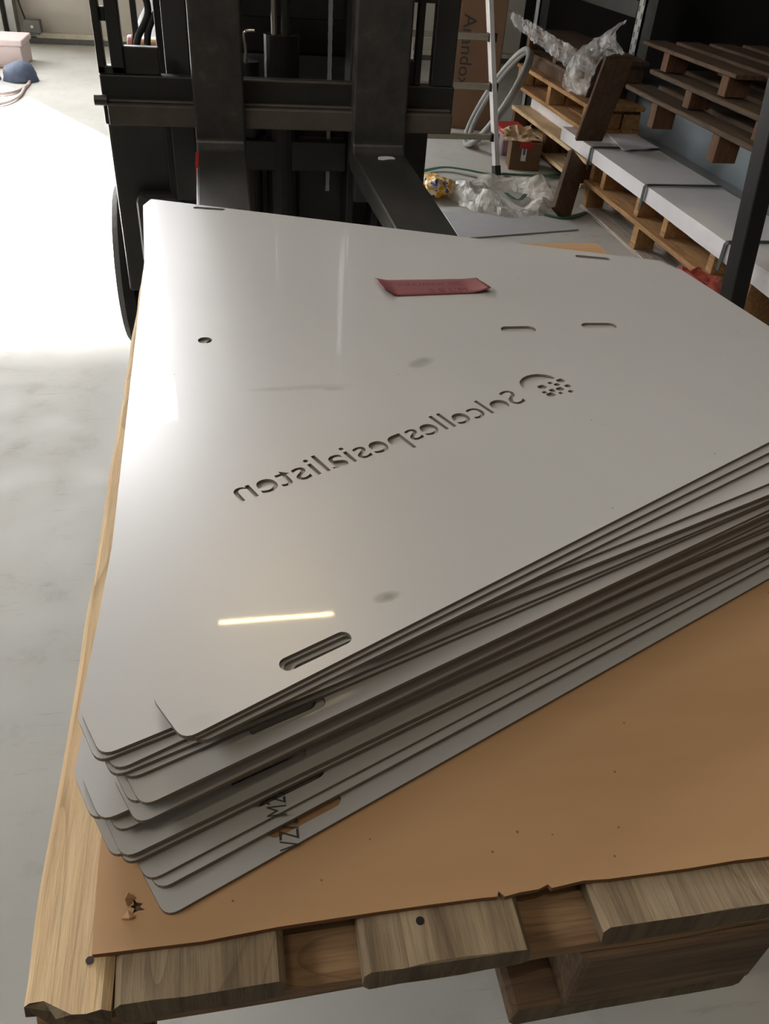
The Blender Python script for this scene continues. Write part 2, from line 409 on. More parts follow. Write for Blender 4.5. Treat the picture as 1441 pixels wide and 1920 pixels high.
WZ = (1.9, 3.3)
w = MB(); w.box(PXW - .2, PXW, HY0, PYW, 0, WZ[0]); w.box(PXW - .2, PXW, HY0, PYW, WZ[1], HH)
for a, b in ((HY0, WIN[0][0]), (WIN[0][1], PYW)): w.box(PXW - .2, PXW, a, b, WZ[0], WZ[1])
w.box(HX0, PXW - .2, PYW - .2, PYW, 0, HH); w.box(HX0 - .2, HX0, PYW - .2, HY1, 0, HH)
struct('wall_left', w, M['wall'])
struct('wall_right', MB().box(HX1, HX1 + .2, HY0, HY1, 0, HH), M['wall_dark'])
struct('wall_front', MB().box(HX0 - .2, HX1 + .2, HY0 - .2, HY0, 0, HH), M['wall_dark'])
for k, (a, b) in enumerate(WIN):
    f = MB(); f.box(PXW - .14, PXW - .06, a, b, WZ[0], WZ[0] + .06); f.box(PXW - .14, PXW - .06, a, b, WZ[1] - .06, WZ[1])
    for q in range(4):
        y = a + (b - a - .06) * q / 3; f.box(PXW - .14, PXW - .06, y, y + .06, WZ[0], WZ[1])
    f.box(PXW - .13, PXW - .07, a, b, (WZ[0] + WZ[1]) / 2 - .03, (WZ[0] + WZ[1]) / 2 + .03)
    struct('added_window_%d' % (k + 1), f, M['skirt'])
f = MB(); f.box(BW[0], BW[1], HY1 + .02, HY1 + .1, BW[2], BW[2] + .05); f.box(BW[0], BW[1], HY1 + .02, HY1 + .1, BW[3] - .05, BW[3])
for q in range(6):
    x = BW[0] + (BW[1] - BW[0] - .05) * q / 5; f.box(x, x + .05, HY1 + .02, HY1 + .1, BW[2] + .05, BW[3] - .05)
w3 = struct('added_window_2', f, M['skirt'])
t = NT('glow_glazing'); t.set(Base_Color=(.8, .8, .8, 1), Emission_Color=(.97, .98, 1, 1), Emission_Strength=19.0)  # added glowing glazing, out of view, lights the stack from back left
struct('pane', MB().box(BW[0], BW[1], HY1 + .11, HY1 + .115, BW[2], BW[3]), t.m, w3)
f = MB(); f.box(DOOR[0], DOOR[0] + .1, HY1 - .05, HY1 + .15, 0, DOOR[2]); f.box(DOOR[1] - .1, DOOR[1], HY1 - .05, HY1 + .15, 0, DOOR[2]); f.box(DOOR[0] + .1, DOOR[1] - .1, HY1 - .05, HY1 + .15, DOOR[2] - .1, DOOR[2])
struct('door_1', f, M['dark_steel'])
mz = MB(); mz.box(.1, HX1, 4.1, HY1, 1.72, 1.86); mz.box(.1, .16, 4.1, HY1, 1.86, 2.9); mz.box(.16, HX1, 4.1, 4.16, 1.86, 2.9)  # unseen deck and fascia added to keep bay light off the rack
struct('ceiling_blocker', mz, M['wall_dark'])
struct('baseboard_back', MB().box(-1.72, HX1, HY1 - .07, HY1, 0, .045), M['skirt'])
struct('trim_1', MB().box(-1.62, HX1, HY1 - .06, HY1, .045, .085), M['ledge'])
tr = MB(); tr.box(-1.98, -1.86, HY1 - .2, HY1, 0, 3.3); tr.box(-1.82, -1.76, HY1 - .16, HY1, 0, 3.3)
struct('trim_2', tr, M['galv'])

# ------------------------------------------------------------------ loaded pallet on the forks
PX0, PY0, PZ = -.134, .196, .81
pal = thing('loaded_pallet', 'weathered wooden pallet lifted on the forks under the panel stack', 'pallet', (PX0 + .4, PY0 + .6, PZ - .144))
bx = [(0, .0465), (.0485, .143), (.187, .289), (.337, .479), (.527, .627), (.657, .80)]  # edge board split in two; tan of its left strip stands in for side light
for i, (a, b) in enumerate(bx):
    mk('top_board', board(PX0 + a, PX0 + b, PY0 + (0, .001, -.002, .002, 0, 0)[i], PY0 + 1.178, PZ - .022, PZ, 60, .0022, i + 1, cham=.010 if i == 0 else 0), [M['wood_tan' if i == 0 else 'wood_grey'], M['wood_end']], pal)
for i, y in enumerate((.006, .53, 1.035)):
    mk('stringer', board(PX0 + .004, PX0 + .796, PY0 + y, PY0 + y + .14, PZ - .044, PZ - .0225, 50, .0015, 20 + i, axis=0), [M['wood_x'], M['wood_end']], pal)
for j, (x0, x1) in enumerate(((.0, .055), (.335, .48), (.70, .8))):
    for i, y in enumerate((.003, .53, 1.036)):
        if i and j == 1: x1 = .452
        mk('block', MB().box(PX0 + x0, PX0 + x1, PY0 + y, PY0 + y + .137, PZ - .122, PZ - .0445), M['wood_block'], pal, bevel=.004)
for x0, x1 in ((0, .055), (.300, .48), (.70, .8)):
    mk('bottom_board', board(PX0 + x0, PX0 + x1, PY0 + .006, PY0 + 1.176, PZ - .144, PZ - .1225, 30, .0015, 30 + int(x0 * 10)), [M['wood_block'], M['wood_end']], pal)

for px, rr in (((787, 1727), .0026), ((168, 1801), .0022)):
    c_ = atz(px[0], px[1], PZ); mk('nail_hole', MB().tube([(c_.x, c_.y, PZ - .004), (c_.x, c_.y, PZ + .0006)], rr, 14), M['black_plastic'], pal)
# cardboard slip sheet, torn along its front edge
CZ = PZ + .001
edge = [(172, 1790), (380, 1765), (520, 1738), (700, 1711), (800, 1697), (900, 1684), (932, 1681), (934, 1671), (946, 1681), (975, 1673), (1010, 1667), (1027, 1658), (1034, 1665), (1060, 1659), (1093, 1651), (1140, 1648), (1200, 1640), (1290, 1628), (1380, 1613), (1441, 1606)]
fp = [atz(x, y, CZ + .004).to_2d() for x, y in edge]
lp = [Vector((.665, fp[-1].y)), Vector((.664, 1.372)), Vector((-.098, 1.36)), atz(184, 1622, CZ + .004).to_2d()]
hole = [atz(x, y, CZ + .004).to_2d() for x, y in [(249, 1684), (256, 1692), (268, 1694), (262, 1700), (272, 1706), (258, 1708), (248, 1713), (252, 1704), (244, 1700), (251, 1696)]]
mk_c = slab(fp + lp, [hole], CZ, CZ + .004)
cardb = mk('cardboard_sheet', mk_c, [M['card'], M['card_edge']], origin=(.28, .8, CZ))
tag(cardb, 'brown cardboard slip sheet with torn front edge lying on the loaded pallet', 'cardboard')
fl = MB(); c0 = atz(258, 1700, CZ + .004)
for a, l, hgt in ((2.4, .005, .004), (4.0, .0055, .002)):
    d = Vector((math.cos(a), math.sin(a), 0)); n_ = Vector((-d.y, d.x, 0)); b0 = c0 + d * .005
    fl.add([b0 - n_ * .003, b0 + n_ * .0035, b0 + d * l * .6 + n_ * .002 + Vector((0, 0, hgt)), b0 + d * l + Vector((0, 0, hgt * .6)) - n_ * .002], [(0, 1, 2, 3)])
mk('torn_flap', fl, M['card'], cardb, solid=.0012)

# ------------------------------------------------------------------ the stack of panels
SZ = CZ + .0043; PITCH, TH = .0033, .0029; NS = 20
GAPS = {1: .002, 3: .003, 6: .008, 8: .002, 10: .009}          # bowed panels leave gaps under these
LEV = []; zz_ = SZ
for i in range(NS):
    zz_ += GAPS.get(i, 0); LEV.append(zz_); zz_ += PITCH
TOPZ = LEV[-1] + TH
A0 = atz(343, 1388, TOPZ).to_2d(); R0 = atz(1441, 829, TOPZ).to_2d(); ANG0 = math.atan2(R0.y - A0.y, R0.x - A0.x)
def tz(x, y): return atz(x, y, TOPZ).to_2d()
fd = (R0 - A0).normalized()
outline_w = [A0, A0 + fd * ((.662 - A0.x) / fd.x), Vector((.668, .705)), tz(1239, 489), tz(283, 373), tz(268, 385), tz(288, 1312)]
def to_local(p): q = Vector(p) - A0; c, s = math.cos(-ANG0), math.sin(-ANG0); return Vector((q.x * c - q.y * s, q.x * s + q.y * c))
out_l = fillet([to_local(p) for p in outline_w], [.009, .006, .006, .004, .004, .003, .004])
slots_w = [(tz(525, 1252), tz(656, 1190), .0058), (tz(362, 389), tz(422, 393), .0050), (tz(1078, 480), tz(1143, 486), .0055)]
p_, q_ = A0 + fd * .69 + Vector((-fd.y, fd.x)) * .018, A0 + fd * .745 + Vector((-fd.y, fd.x)) * .018
slots_w.append((p_, q_, .0058))
mid_w = [(tz(939, 618), tz(1004, 617), .0085), (tz(1090, 611), tz(1155, 611), .0085)]
holes_l = [capsule(to_local(a), to_local(b), r) for a, b, r in slots_w + mid_w]
hc = to_local(tz(384, 638)); holes_l.append([hc + Vector((math.cos(2 * PI * k / 16), math.sin(2 * PI * k / 16))) * .0075 for k in range(16)])
# cut-out lettering, seen from its back: mirrored
TXT = text_loops('Solcellespesialisten')
tx0 = min(p.x for l in TXT for p in l); tx1 = max(p.x for l in TXT for p in l)
ts = tz(988, 752); te = tz(452, 941); td = (te - ts); tl = td.length; td.normalize(); tn = Vector((td.y, -td.x)); ksc = tl / (tx1 - tx0)
KY = .92
letters = [[to_local(ts + td * ((p.x - tx0) * ksc) + tn * (p.y * ksc * KY)) for p in l] for l in TXT]
lg = []
lc = tz(1012, 723); RL = .029
bd = -td
ang = lambda a: bd * math.cos(a) + tn * math.sin(a)
def lz(x, y): return tz(960 + x / 11.08, 690 + y / 11.08)
lg.append([to_local(lz(*p)) for p in ((880, 205), (800, 165), (700, 140), (600, 128), (500, 125), (400, 135), (300, 160), (220, 200), (170, 250), (150, 300), (165, 350), (205, 400), (262, 440), (330, 405), (390, 350), (480, 300), (600, 250), (740, 222), (860, 228))])
for x, y, r in ((618, 395, .0046), (785, 312, .0026), (1000, 262, .0044), (925, 345, .0032), (1150, 372, .0034), (990, 435, .0042), (828, 465, .0034), (1212, 485, .0028), (1004, 520, .0022), (668, 505, .0026), (800, 552, .0046)):
    c_ = lz(x, y); lg.append(fillet([to_local(c_ + bd * (i * r) + tn * (j * r * .8)) for i, j in ((-1, -1), (1, -1), (1, 1), (-1, 1))], r * .5, 3))
def xclean(loops, thr=1e-5):
    return [[p for i, p in enumerate(l) if (p - l[i - 1]).length > thr] for l in loops]
sm = []
for x, y, rx, ry, an, k in ((789, 680, .020, .010, .6, .55), (724, 1119, .012, .006, .3, .6), (560, 727, .060, .006, .05, .28), (625, 729, .014, .005, 0, .35), (378, 1352, .014, .007, .3, .12)):
    p = to_local(tz(x, y)); sm.append((p.x, p.y, rx, ry, an - ANG0, k))
M['panel_top'] = panel_mat('panel_film_smudged', sm); M['panel'] = panel_mat('panel_film')
def mesh_of(mb, name, mats):
    o = mk(name, mb, mats, origin=(0, 0, 0)); return o
#  (corner px, right-hand px row of the front edge, label) from the bottom of the stack up
ROWS = [((310, 1721), 1084, 'lowest pale grey panel of the stack, lying on the brown cardboard'),
        ((296, 1670), 1058, 'second panel from the bottom of the stack'),
        ((276, 1654), 1044, 'third panel from the bottom of the stack, with a lit front strip'),
        ((236, 1623), 1031, 'fourth panel from the bottom of the stack, front edge in shadow'),
        ((211, 1610), 1012, 'fifth panel from the bottom, its pale cut corner standing out to the left'),
        ((231, 1611), 1025, 'sixth panel from the bottom, front strip with a shaded slot'),
        ((219, 1562), 1004, 'seventh panel from the bottom of the stack, set back in shadow'),
        ((173, 1539), 992, 'eighth panel from the bottom, standing out furthest left above the cardboard'),
        ((189, 1541), 985, 'ninth panel from the bottom, just right of the one standing out furthest left'),
        ((257, 1547), 975, 'tenth panel from the bottom of the stack'),
        ((245, 1509), 962, 'tenth panel from the top, just under the broad lit strip'),
        ((266, 1513), 955, 'ninth panel from the top, showing the broadest lit front strip with a slot'),
        ((237, 1463), 942, 'eighth panel from the top, its slot seen above the broad lit strip'),
        ((211, 1458), 938, 'seventh panel from the top of the stack'),
        ((215, 1446), 880, 'sixth panel from the top, bright strip at the front left corner'),
        ((181, 1430), 927, 'fifth panel from the top, showing a thin rim at the left corner'),
        ((189, 1418), 906, 'fourth panel from the top, a wide bare strip showing left of the top panel'),
        ((372, 1395), 866, 'third panel from the top, almost hidden below the top panel'),
        ((352, 1392), 848, 'second panel from the top, directly below the lettered one'),
        ((343, 1388), 829, 'topmost pale grey panel with cut-out mirrored lettering and red tape')]
GRP = 'stack of cut metal panels'
proto = None; panels = []
for i, (cpx, ry, lab) in enumerate(ROWS):
    z = LEV[i]; zt = z + TH
    a = atz(cpx[0], cpx[1], zt).to_2d(); r = atz(1441, ry, zt).to_2d(); an = math.atan2(r.y - a.y, r.x - a.x)
    if i == NS - 1:
        o = mesh_of(slab(xclean([out_l])[0], xclean(holes_l + letters + lg), 0, TH), 'metal_panel', [M['panel_top'], M['edge']])
    elif proto is None:
        o = proto = mesh_of(slab(xclean([out_l])[0], xclean(holes_l[:4] + holes_l[6:]), 0, TH), 'metal_panel', [M['panel'], M['edge']])
    else:
        o = proto.copy(); COL.objects.link(o)
    # a chamfer vertex rounded by its fillet: keep the visible corner where it is
    o.location = (a.x, a.y, z); o.rotation_euler = (0, 0, an); W[o] = Vector(o.location)
    tag(o, lab, 'metal panel', GRP); panels.append((o, an))
bpy.context.view_layer.update()
# printed film marks on two of the panels
for idx, px, txt in ((0, (563, 1592), 'VZ/5'), (2, (538, 1530), 'M27/')):
    o, an = panels[idx]; zt = LEV[idx] + TH + .0003
    p = atz(px[0], px[1], zt); mbt = text_on(txt, p, (.0, .62, 0), (-1, .0, 0), .013)
    inv = o.matrix_world.inverted(); mbt.v = [inv @ v for v in mbt.v]
    me = bpy.data.meshes.new('printed_mark'); me.from_pydata(mbt.v, [], mbt.f); me.materials.append(M['print'])
    c = link('printed_mark', me); c.parent = o; c['label'] = 'dark print on the panel film'
# red tape label on the top panel
z = TOPZ
tc = [tz(702, 527), tz(893, 524), tz(918, 550), tz(720, 557)]
fn = quad(*[Vector((p.x, p.y, z + .0008)) for p in tc])
def tape(u, v):
    p = fn(u, v); lift = .009 * max(0, 1 - u / .14) ** 1.6 * (.35 + .65 * v) + .007 * max(0, (u - .80) / .2) ** 1.6 * (.2 + .8 * v)
    return p + Vector((noise.noise(p * 90) * .0009 if u in (0, 1) else 0, 0, lift + .0004 * noise.noise(p * 40)))
tp = mk('tape_strip', MB().grid(tape, 40, 8), [M['tape']], smooth=True, solid=.0006); tag(tp, 'strip of red tape with handwriting stuck on the top panel', 'tape')
def on_tape(body, u0, v0, u1, hgt):
    vs, _, fs = text_mesh(body); w_ = max(v.x for v in vs)
    return MB().add([tape(u0 + (u1 - u0) * v.x / w_, v0 - v.y * hgt) + Vector((0, 0, .0006)) for v in vs], fs)
mk('handwriting', on_tape('=-INUAN·H  HC', .18, .44, .80, .30), M['ink'], tp)
mk('handwriting', on_tape("S 8 L’M,", .44, .88, .84, .36), M['ink'], tp)

# ------------------------------------------------------------------ forklift
fk = thing('forklift', 'dark forklift with lifted forks carrying the pallet of panels', 'forklift', (.15, 2.6, 0))
for x0, x1 in ((-.066, .057), (.327, .466)):
    mb = MB(); T = .76
    prof = [(1.04, T - .012), (1.04, T), (2.17, T), (2.19, T + .02), (2.19, 1.35), (2.235, 1.35), (2.235, T - .03), (2.21, T - .05), (2.0, T - .05)]
    n = len(prof); sh = .012
    vs = [(x0 + (sh if y < 1.2 else 0), y, z) for y, z in prof] + [(x1 - (sh if y < 1.2 else 0), y, z) for y, z in prof]
    mb.add(vs, [tuple(range(n)), tuple(reversed(range(n, 2 * n)))] + [(i, (i + 1) % n, (i + 1) % n + n, i + n) for i in range(n)])
    fo = mk('fork', mb, M['fork'], fk, bevel=.006)
    if x0 < 0:
        mk('paint_mark', MB().box(x0 - .002, x0 + .006, 2.04, 2.16, T - .03, T + .0008), M['red'], fo)
    else:
        f2 = fillet([Vector((.385, 2.125)), Vector((.40, 2.12)), Vector((.415, 2.128)), Vector((.432, 2.13)), Vector((.428, 2.15)), Vector((.41, 2.155)), Vector((.39, 2.148))], .004, 3)
        mk('paper_scrap', slab(f2, [], T + .0005, T + .0018, 0), M['paper'], fo)
mk('carriage_plate', MB().box(-.284, .597, 2.24, 2.28, .80, .912), M['black_steel'], fk, bevel=.004)
mk('carriage_bar', MB().box(-.270, .590, 2.205, 2.2395, .806, .853).box(-.27, .59, 2.225, 2.2395, .853, .86), M['brown_steel'], fk, bevel=.003)
mk('bolt', MB().tube([(-.30, 2.225, .858), (-.27, 2.225, .858)], .012), M['dark_steel'], fk)
br = MB()
for x0, x1 in ((-.284, -.266), (-.253, -.222), (.489, .505), (.533, .592)): br.box(x0, x1, 2.24, 2.27, .912, 1.7)
br.box(-.266, -.253, 2.25, 2.265, 1.02, 1.05)
br.box(-.222, -.14, 2.245, 2.27, .912, .972); br.box(.425, .489, 2.245, 2.27, .912, .968); br.box(.4, .592, 2.243, 2.268, 1.092, 1.13); br.box(-.284, .592, 2.24, 2.27, 1.66, 1.72)
br.box(-.284, -.222, 2.24, 2.27, .912, .93)
mk('backrest', br, M['black_steel'], fk, bevel=.003)
for x0, x1 in ((-.15, -.055), (.34, .435)):
    ms = MB(); ms.box(x0, x1, 2.44, 2.46, .08, 2.4); ms.box(x0, x0 + .02, 2.35, 2.44, .08, 2.4); ms.box(x1 - .02, x1, 2.35, 2.44, .08, 2.4)
    mk('mast_channel', ms, M['black_steel'], fk, bevel=.003)
mk('mast_channel', MB().box(-.13, -.07, 2.30, 2.345, .60, 2.2), M['dark_steel'], fk, bevel=.003)
mk('mast_channel', MB().box(.355, .42, 2.30, 2.345, .60, 2.2), M['dark_steel'], fk, bevel=.003)
mk('lift_cylinder', MB().tube([(.165, 2.42, .4), (.165, 2.42, .99)], .046, 20), M['black_steel'], fk)
mk('lift_cylinder', MB().tube([(.075, 2.42, .4), (.075, 2.42, .925)], .03, 20), M['black_steel'], fk)
mk('piston_rod', MB().tube([(.145, 2.40, .99), (.145, 2.40, 1.6)], .008), M['chrome'], fk)
mk('piston_rod', MB().tube([(.175, 2.40, .99), (.175, 2.40, 1.6)], .012), M['dark_steel'], fk)
mk('hose_pipe', MB().tube(spline([(.070, 2.38, .925), (.071, 2.38, .96), (.069, 2.38, .995), (.095, 2.38, 1.0)]), .004), M['chrome'], fk)
ch = MB()
for k in range(60): ch.box(.286 + (.0006 if k % 2 else 0), .297 - (.0006 if k % 2 else 0), 2.405, 2.412, .60 + k * .016, .6158 + k * .016)
mk('lift_chain', ch, M['galv'], fk)
mk('crossmember', MB().box(-.055, .34, 2.38, 2.44, .66, .74), M['dark_steel'], fk, bevel=.004)
mk('crossmember', MB().box(-.055, .34, 2.46, 2.50, 1.02, 1.10), M['black_steel'], fk, bevel=.004)
def hp_(pts, Y): return spline([aty(x, y, Y) for x, y in pts])
mk('hydraulic_hose', MB().tube(hp_([(256, 84), (260, 66), (270, 46), (277, 26), (275, 4), (266, -14), (256, -20)], 2.52), .009), M['rubber'], fk, smooth=True)
mk('hydraulic_hose', MB().tube(hp_([(276, 84), (277, 62), (283, 42), (292, 24), (302, 8)], 2.52), .009), M['rubber'], fk, smooth=True)
a_, b_ = aty(246, 40, 2.54), aty(257, 40, 2.54)
mk('hose_guard', MB().box(a_.x, b_.x, 2.54, 2.56, .93, 1.6), M['dark_steel'], fk)
d_ = aty(262, 74, 2.62)
mk('drum', MB().tube([(d_.x - .02, 2.66, d_.z - .05), (d_.x + .10, 2.66, d_.z - .05)], .052, 32), M['copper'], fk, bevel=.003)
mk('drum_rim', MB().tube([(d_.x - .036, 2.66, d_.z - .05), (d_.x - .021, 2.66, d_.z - .05)], .055, 32), M['pink'], fk, bevel=.003)
# chassis
cf = MB(); pr = [(2.50, .06), (2.46, .30), (2.46, .80), (2.52, .86), (3.4, .9), (4.0, .9), (4.05, .5), (4.0, .12), (3.2, .06)]
n = len(pr); cf.add([(-.27, y, z) for y, z in pr] + [(.575, y, z) for y, z in pr], [tuple(range(n)), tuple(reversed(range(n, 2 * n)))] + [(i, (i + 1) % n, (i + 1) % n + n, i + n) for i in range(n)])
mk('chassis', cf, M['dark_steel'], fk, bevel=.012)
mk('dashboard', MB().box(-.06, .46, 2.75, 2.95, .9, 1.5).box(-.06, .46, 2.70, 2.75, .9, 1.3), M['black_steel'], fk, bevel=.01)
mk('front_cover', MB().box(-.30, -.055, 2.40, 2.455, .30, .795), M['dark_steel'], fk, bevel=.008)
mk('front_cover', MB().box(.44, .577, 2.40, 2.455, .30, .785), M['black_steel'], fk, bevel=.008)
mk('fender', MB().box(-.245, -.12, 2.33, 2.40, .40, .60), M['dark_steel'], fk, bevel=.02)
def wheel(x0, x1, y, r):
    w = MB().tube([(x0, y, r), (x0 + .02, y, r), (x1 - .02, y, r), (x1, y, r)], r, 40)
    for q in list(range(40)) + list(range(120, 160)):
        v = w.v[q]; v.y = y + (v.y - y) * .9; v.z = r + (v.z - r) * .9
    o = mk('wheel', w, M['rubber'], fk)
    mk('wheel_hub', MB().tube([(x0 - .004, y, r), (x1 + .004, y, r)], r * .5, 24), M['dark_steel'], o)
wheel(-.345, -.272, 2.70, .27); wheel(.577, .65, 2.72, .27); wheel(-.345, -.272, 3.75, .2); wheel(.577, .65, 3.75, .2)

# ------------------------------------------------------------------ ladder
lf = Vector((1.60, 4.80, 0)); LW = .52; lean = Vector((0, .27, 1)).normalized()
def lad(x, y):                        # a pixel taken on the ladder's plane
    nrm = Vector((0, 1, -.27)).normalized(); d = ray(x, y); return CAM + d * ((lf - CAM).dot(nrm) / d.dot(nrm))
top = lad(915, -60); foot = lad(930, 322); foot = foot + (foot - top).normalized() * ((foot.z - .03) / abs((foot - top).normalized().z))
la = thing('ladder', 'white aluminium ladder with dark rungs standing between forklift and shelves', 'ladder', (foot.x - LW / 2, foot.y, 0))
ltop = lad(764, -60); lbot = ltop + (foot - top); lbot = lad(768, 110); dl = (lbot - ltop).normalized(); lbot = ltop + dl * ((.03 - ltop.z) / dl.z)
for p, q in ((foot, top), (lbot, ltop)):
    e = q + (q - p).normalized() * .7
    mk('side_rail', MB().bar(p, e, .028, .062, (1, 0, 0)), M['alu'], la, bevel=.003)
    mk('foot', MB().bar(p - (e - p).normalized() * .028, p + (e - p).normalized() * .03, .036, .07, (1, 0, 0)), M['black_plastic'], la, bevel=.004)
for (xr, yr) in ((923, 70), (925, 163), (927, 257), (914, -24)):
    a = lad(xr, yr); t_ = (a.z - lbot.z) / (ltop.z - lbot.z); b = lbot + (ltop - lbot) * t_
    r_ = mk('rung', MB().bar(b, a, .03, .03), M['alu_dim'], la, bevel=.004)
    mk('rung_cap', MB().bar(a + (b - a).normalized() * -.022, a + (b - a).normalized() * .03, .044, .05), M['black_plastic'], r_, bevel=.005)

# ------------------------------------------------------------------ tall carton behind the ladder
c1 = atz(826, 238, 0); cbx = thing('tall_carton', 'tall brown carton with vertical black lettering behind the ladder', 'box', (c1.x + .2, c1.y + .15, 0))
dx = (atz(905, 246, 0) - c1); dx.z = 0; dx.normalize(); dy = Vector((-dx.y, dx.x, 0))
if dy.y < 0: dy = -dy
def cbox(o, ax, ay, w_, d_, h_, z0=0):
    o = Vector(o); o.z = z0; a, b, c_ = ax * w_, ay * d_, Vector((0, 0, h_))
    return MB().add([o, o + a, o + a + b, o + b, o + c_, o + a + c_, o + a + b + c_, o + b + c_], [(3, 2, 1, 0), (4, 5, 6, 7), (0, 1, 5, 4), (1, 2, 6, 5), (2, 3, 7, 6), (3, 0, 4, 7)])
mk('carton_body', cbox(c1, dx, dy, .36, .34, 1.12), M['carton'], cbx, bevel=.004)
mk('lettering', text_on('Arandox', c1 + dx * .085 - dy * .002 + Vector((0, 0, .70)), (0, 0, -1), dx, .085), M['black_plastic'], cbx)

# ------------------------------------------------------------------ shelving with pallets
RX = 1.9
def upright(y, mat, x0=RX, h=2.6, mb=None):
    p = MB(); p.box(x0, x0 + .012, y - .045, y + .045, .0, h); p.box(x0, x0 + .07, y - .045, y - .035, 0, h); p.box(x0, x0 + .07, y + .035, y + .045, 0, h)
    return p
UPX = 2.32; UPY = atx(1172, 150, UPX).y
rk = thing('storage_rack', 'grey perforated steel shelving along the dark right wall', 'shelving', (2.4, 4.2, 0))
t = NT('slotted_upright'); v = t.coords(); sx = t.n('ShaderNodeSeparateXYZ'); t.l(v, sx.inputs[0])
fz = t.math('FRACT', t.math('MULTIPLY', sx.outputs[2], 16.0)); rows = []
for off, ph in ((-.022, 0.0), (.022, .5)):
    near = t.math('LESS_THAN', t.math('ABSOLUTE', t.math('SUBTRACT', sx.outputs[1], UPY - 4.2 + off)), .007)
    rows.append(t.math('MULTIPLY', near, t.math('LESS_THAN', t.math('ABSOLUTE', t.math('SUBTRACT', t.math('FRACT', t.math('ADD', fz, ph)), .5)), .22)))
t.set(Base_Color=t.mix(t.math('ADD', rows[0], rows[1], True), srgb(158, 160, 158), srgb(24, 23, 22)), Roughness=.5, Metallic=.2)
mk('upright', upright(UPY, None, UPX), t.m, rk)
mk('upright', upright(6.6, None, UPX), M['galv'], rk)
zb_ = atx(1190, 22, UPX).z
mk('shelf_beam', MB().box(UPX + .013, UPX + .05, UPY + .05, 6.55, zb_ - .03, zb_ + .05), M['dark_steel'], rk)
mk('shade_deck', MB().box(1.86, 2.87, 1.6, 6.7, 1.16, 1.20), M['wood_brown'], rk)  # unseen deck added above the view to shade the rack
# black leaning post
p0 = atx(1376, 545, 1.72); p1 = atx(1452, 215, 1.72); dpo = (p1 - p0).normalized()
b0 = p0 - dpo * (p0.z / dpo.z)
po = mk('steel_post', MB().bar(b0, p0 + dpo * 1.9, .075, .06, (0, 1, 0)), M['black_steel'], bevel=.004); po.data.materials[0] = M['black_plastic']; tag(po, 'black steel post rising at the right in front of the white bundle', 'post')

def rack_pallet(label, x0, y0, y1, z0, h, wmat, depth=.33, edge=None, t=.022, nb=3, bot=True, bmat=None, rows=5, ys=None):
    pt = thing('storage_pallet', label, 'pallet', (x0 + depth / 2, (y0 + y1) / 2, z0), 'pallets on the right')
    zb = z0 + (t if bot else 0)
    for k in range(rows):
        w_ = .12; xx = x0 + (depth - w_) * k / (rows - 1)
        mk('top_board', board(xx, xx + w_, y0, y1, z0 + h - t, z0 + h, 30, .004 if k == 0 else .002, k + int(z0 * 100)), [wmat, wmat], pt)
    for yy in (ys or [y0 + .03 + (y1 - y0 - .11) * k / (nb - 1) for k in range(nb)]):
        mk('stringer', MB().box(x0 + .105, x0 + depth - .01, yy, yy + .05, z0 + h - t * 1.9, z0 + h - t), M['wood_brown'], pt)
        for j in range(3):
            xx = x0 + .004 + (depth - .108) * j / 2
            mk('block', MB().box(xx, xx + .1, yy, yy + .055, zb, z0 + h - t * (1 if j == 0 else 1.9)), M['wood_orange'] if edge is None else edge, pt, bevel=.003)
    if bot:
        for j in range(3):
            xx = x0 + (depth - .1) * j / 2
            mk('bottom_board', board(xx, xx + .1, y0 + .01, y1 - .01, z0, zb, 20, .002, 50 + j), [bmat or wmat] * 2, pt)
    return pt
rack_pallet('pallet on the floor under the strapped white bundle', RX, 2.86, 4.24, .0, .144, M['wood_orange'], depth=.44, bmat=M['wood_white'])
rack_pallet('pallet at floor level behind the leaning plank and the small open carton', RX + .045, 4.36, 5.75, .06, .15, M['wood_tan'], edge=M['wood_dim_block'])
rack_pallet('pallet on the second tier behind the leaning plank, under hanging plastic wrap', RX + .06, 4.5, 5.8, .314, .141, M['wood_orange'])
rack_pallet('topmost dark pallet beside the ladder, under hanging plastic wrap', RX + .07, 4.6, 5.75, .53, .13, M['wood_brown'], edge=M['wood_brown'])
rack_pallet('lowest of the three shade-toned pallets stacked above the blue-grey sheets', RX + .0, 2.84, 3.99, .53, .12, M['wood_dim'], .8, bot=False, t=.02, ys=(3.08, 3.64), edge=M['wood_dim_block'])
rack_pallet('middle of the three shade-toned pallets stacked above the blue-grey sheets', RX + .03, 2.86, 3.84, .655, .085, M['wood_dim'], .8, bot=False, t=.02, ys=(2.87, 3.43), edge=M['wood_dim_block'])
rack_pallet('topmost of the three shade-toned pallets stacked above the blue-grey sheets', RX + .04, 3.15, 4.0, .745, .088, M['wood_brown'], .8, bot=False, t=.016, ys=(3.2, 3.72), edge=M['wood_dim_block'])
# pads that carry the tiers behind the plank
for k, (z0, z1, lab) in enumerate(((.0, .0595, 'flat brown board pile under the floor level pallet behind the plank'), (.2105, .3135, 'white wrapped pack between the two pallets behind the plank'), (.4555, .5295, 'dark board pile between the upper two pallets beside the ladder'))):
    tag(mk('board_pile', MB().box(RX + (.12, .16, .12)[k], RX + .37, (4.72, 4.9, 4.72)[k], 5.7, z0, z1), M[('wood_brown', 'white_pack', 'wood_brown')[k]], bevel=.004), lab, 'board pile')
# blue-grey sheets that carry the shade-toned pallets
bs = thing('sheet_bundle', 'blue-grey metal sheet pack behind the strapped white bundle', 'sheet pack', (2.55, 3.7, 0))
mk('sheet_pack', MB().box(2.41, 2.80, 2.3, 4.95, .0, .528), M['bluegrey'], bs, bevel=.004)
mk('folded_lip', MB().box(2.30, 2.4095, 2.3, 4.6, .27, .285).box(2.30, 2.306, 2.3, 4.6, .285, .30), M['galv'], bs)
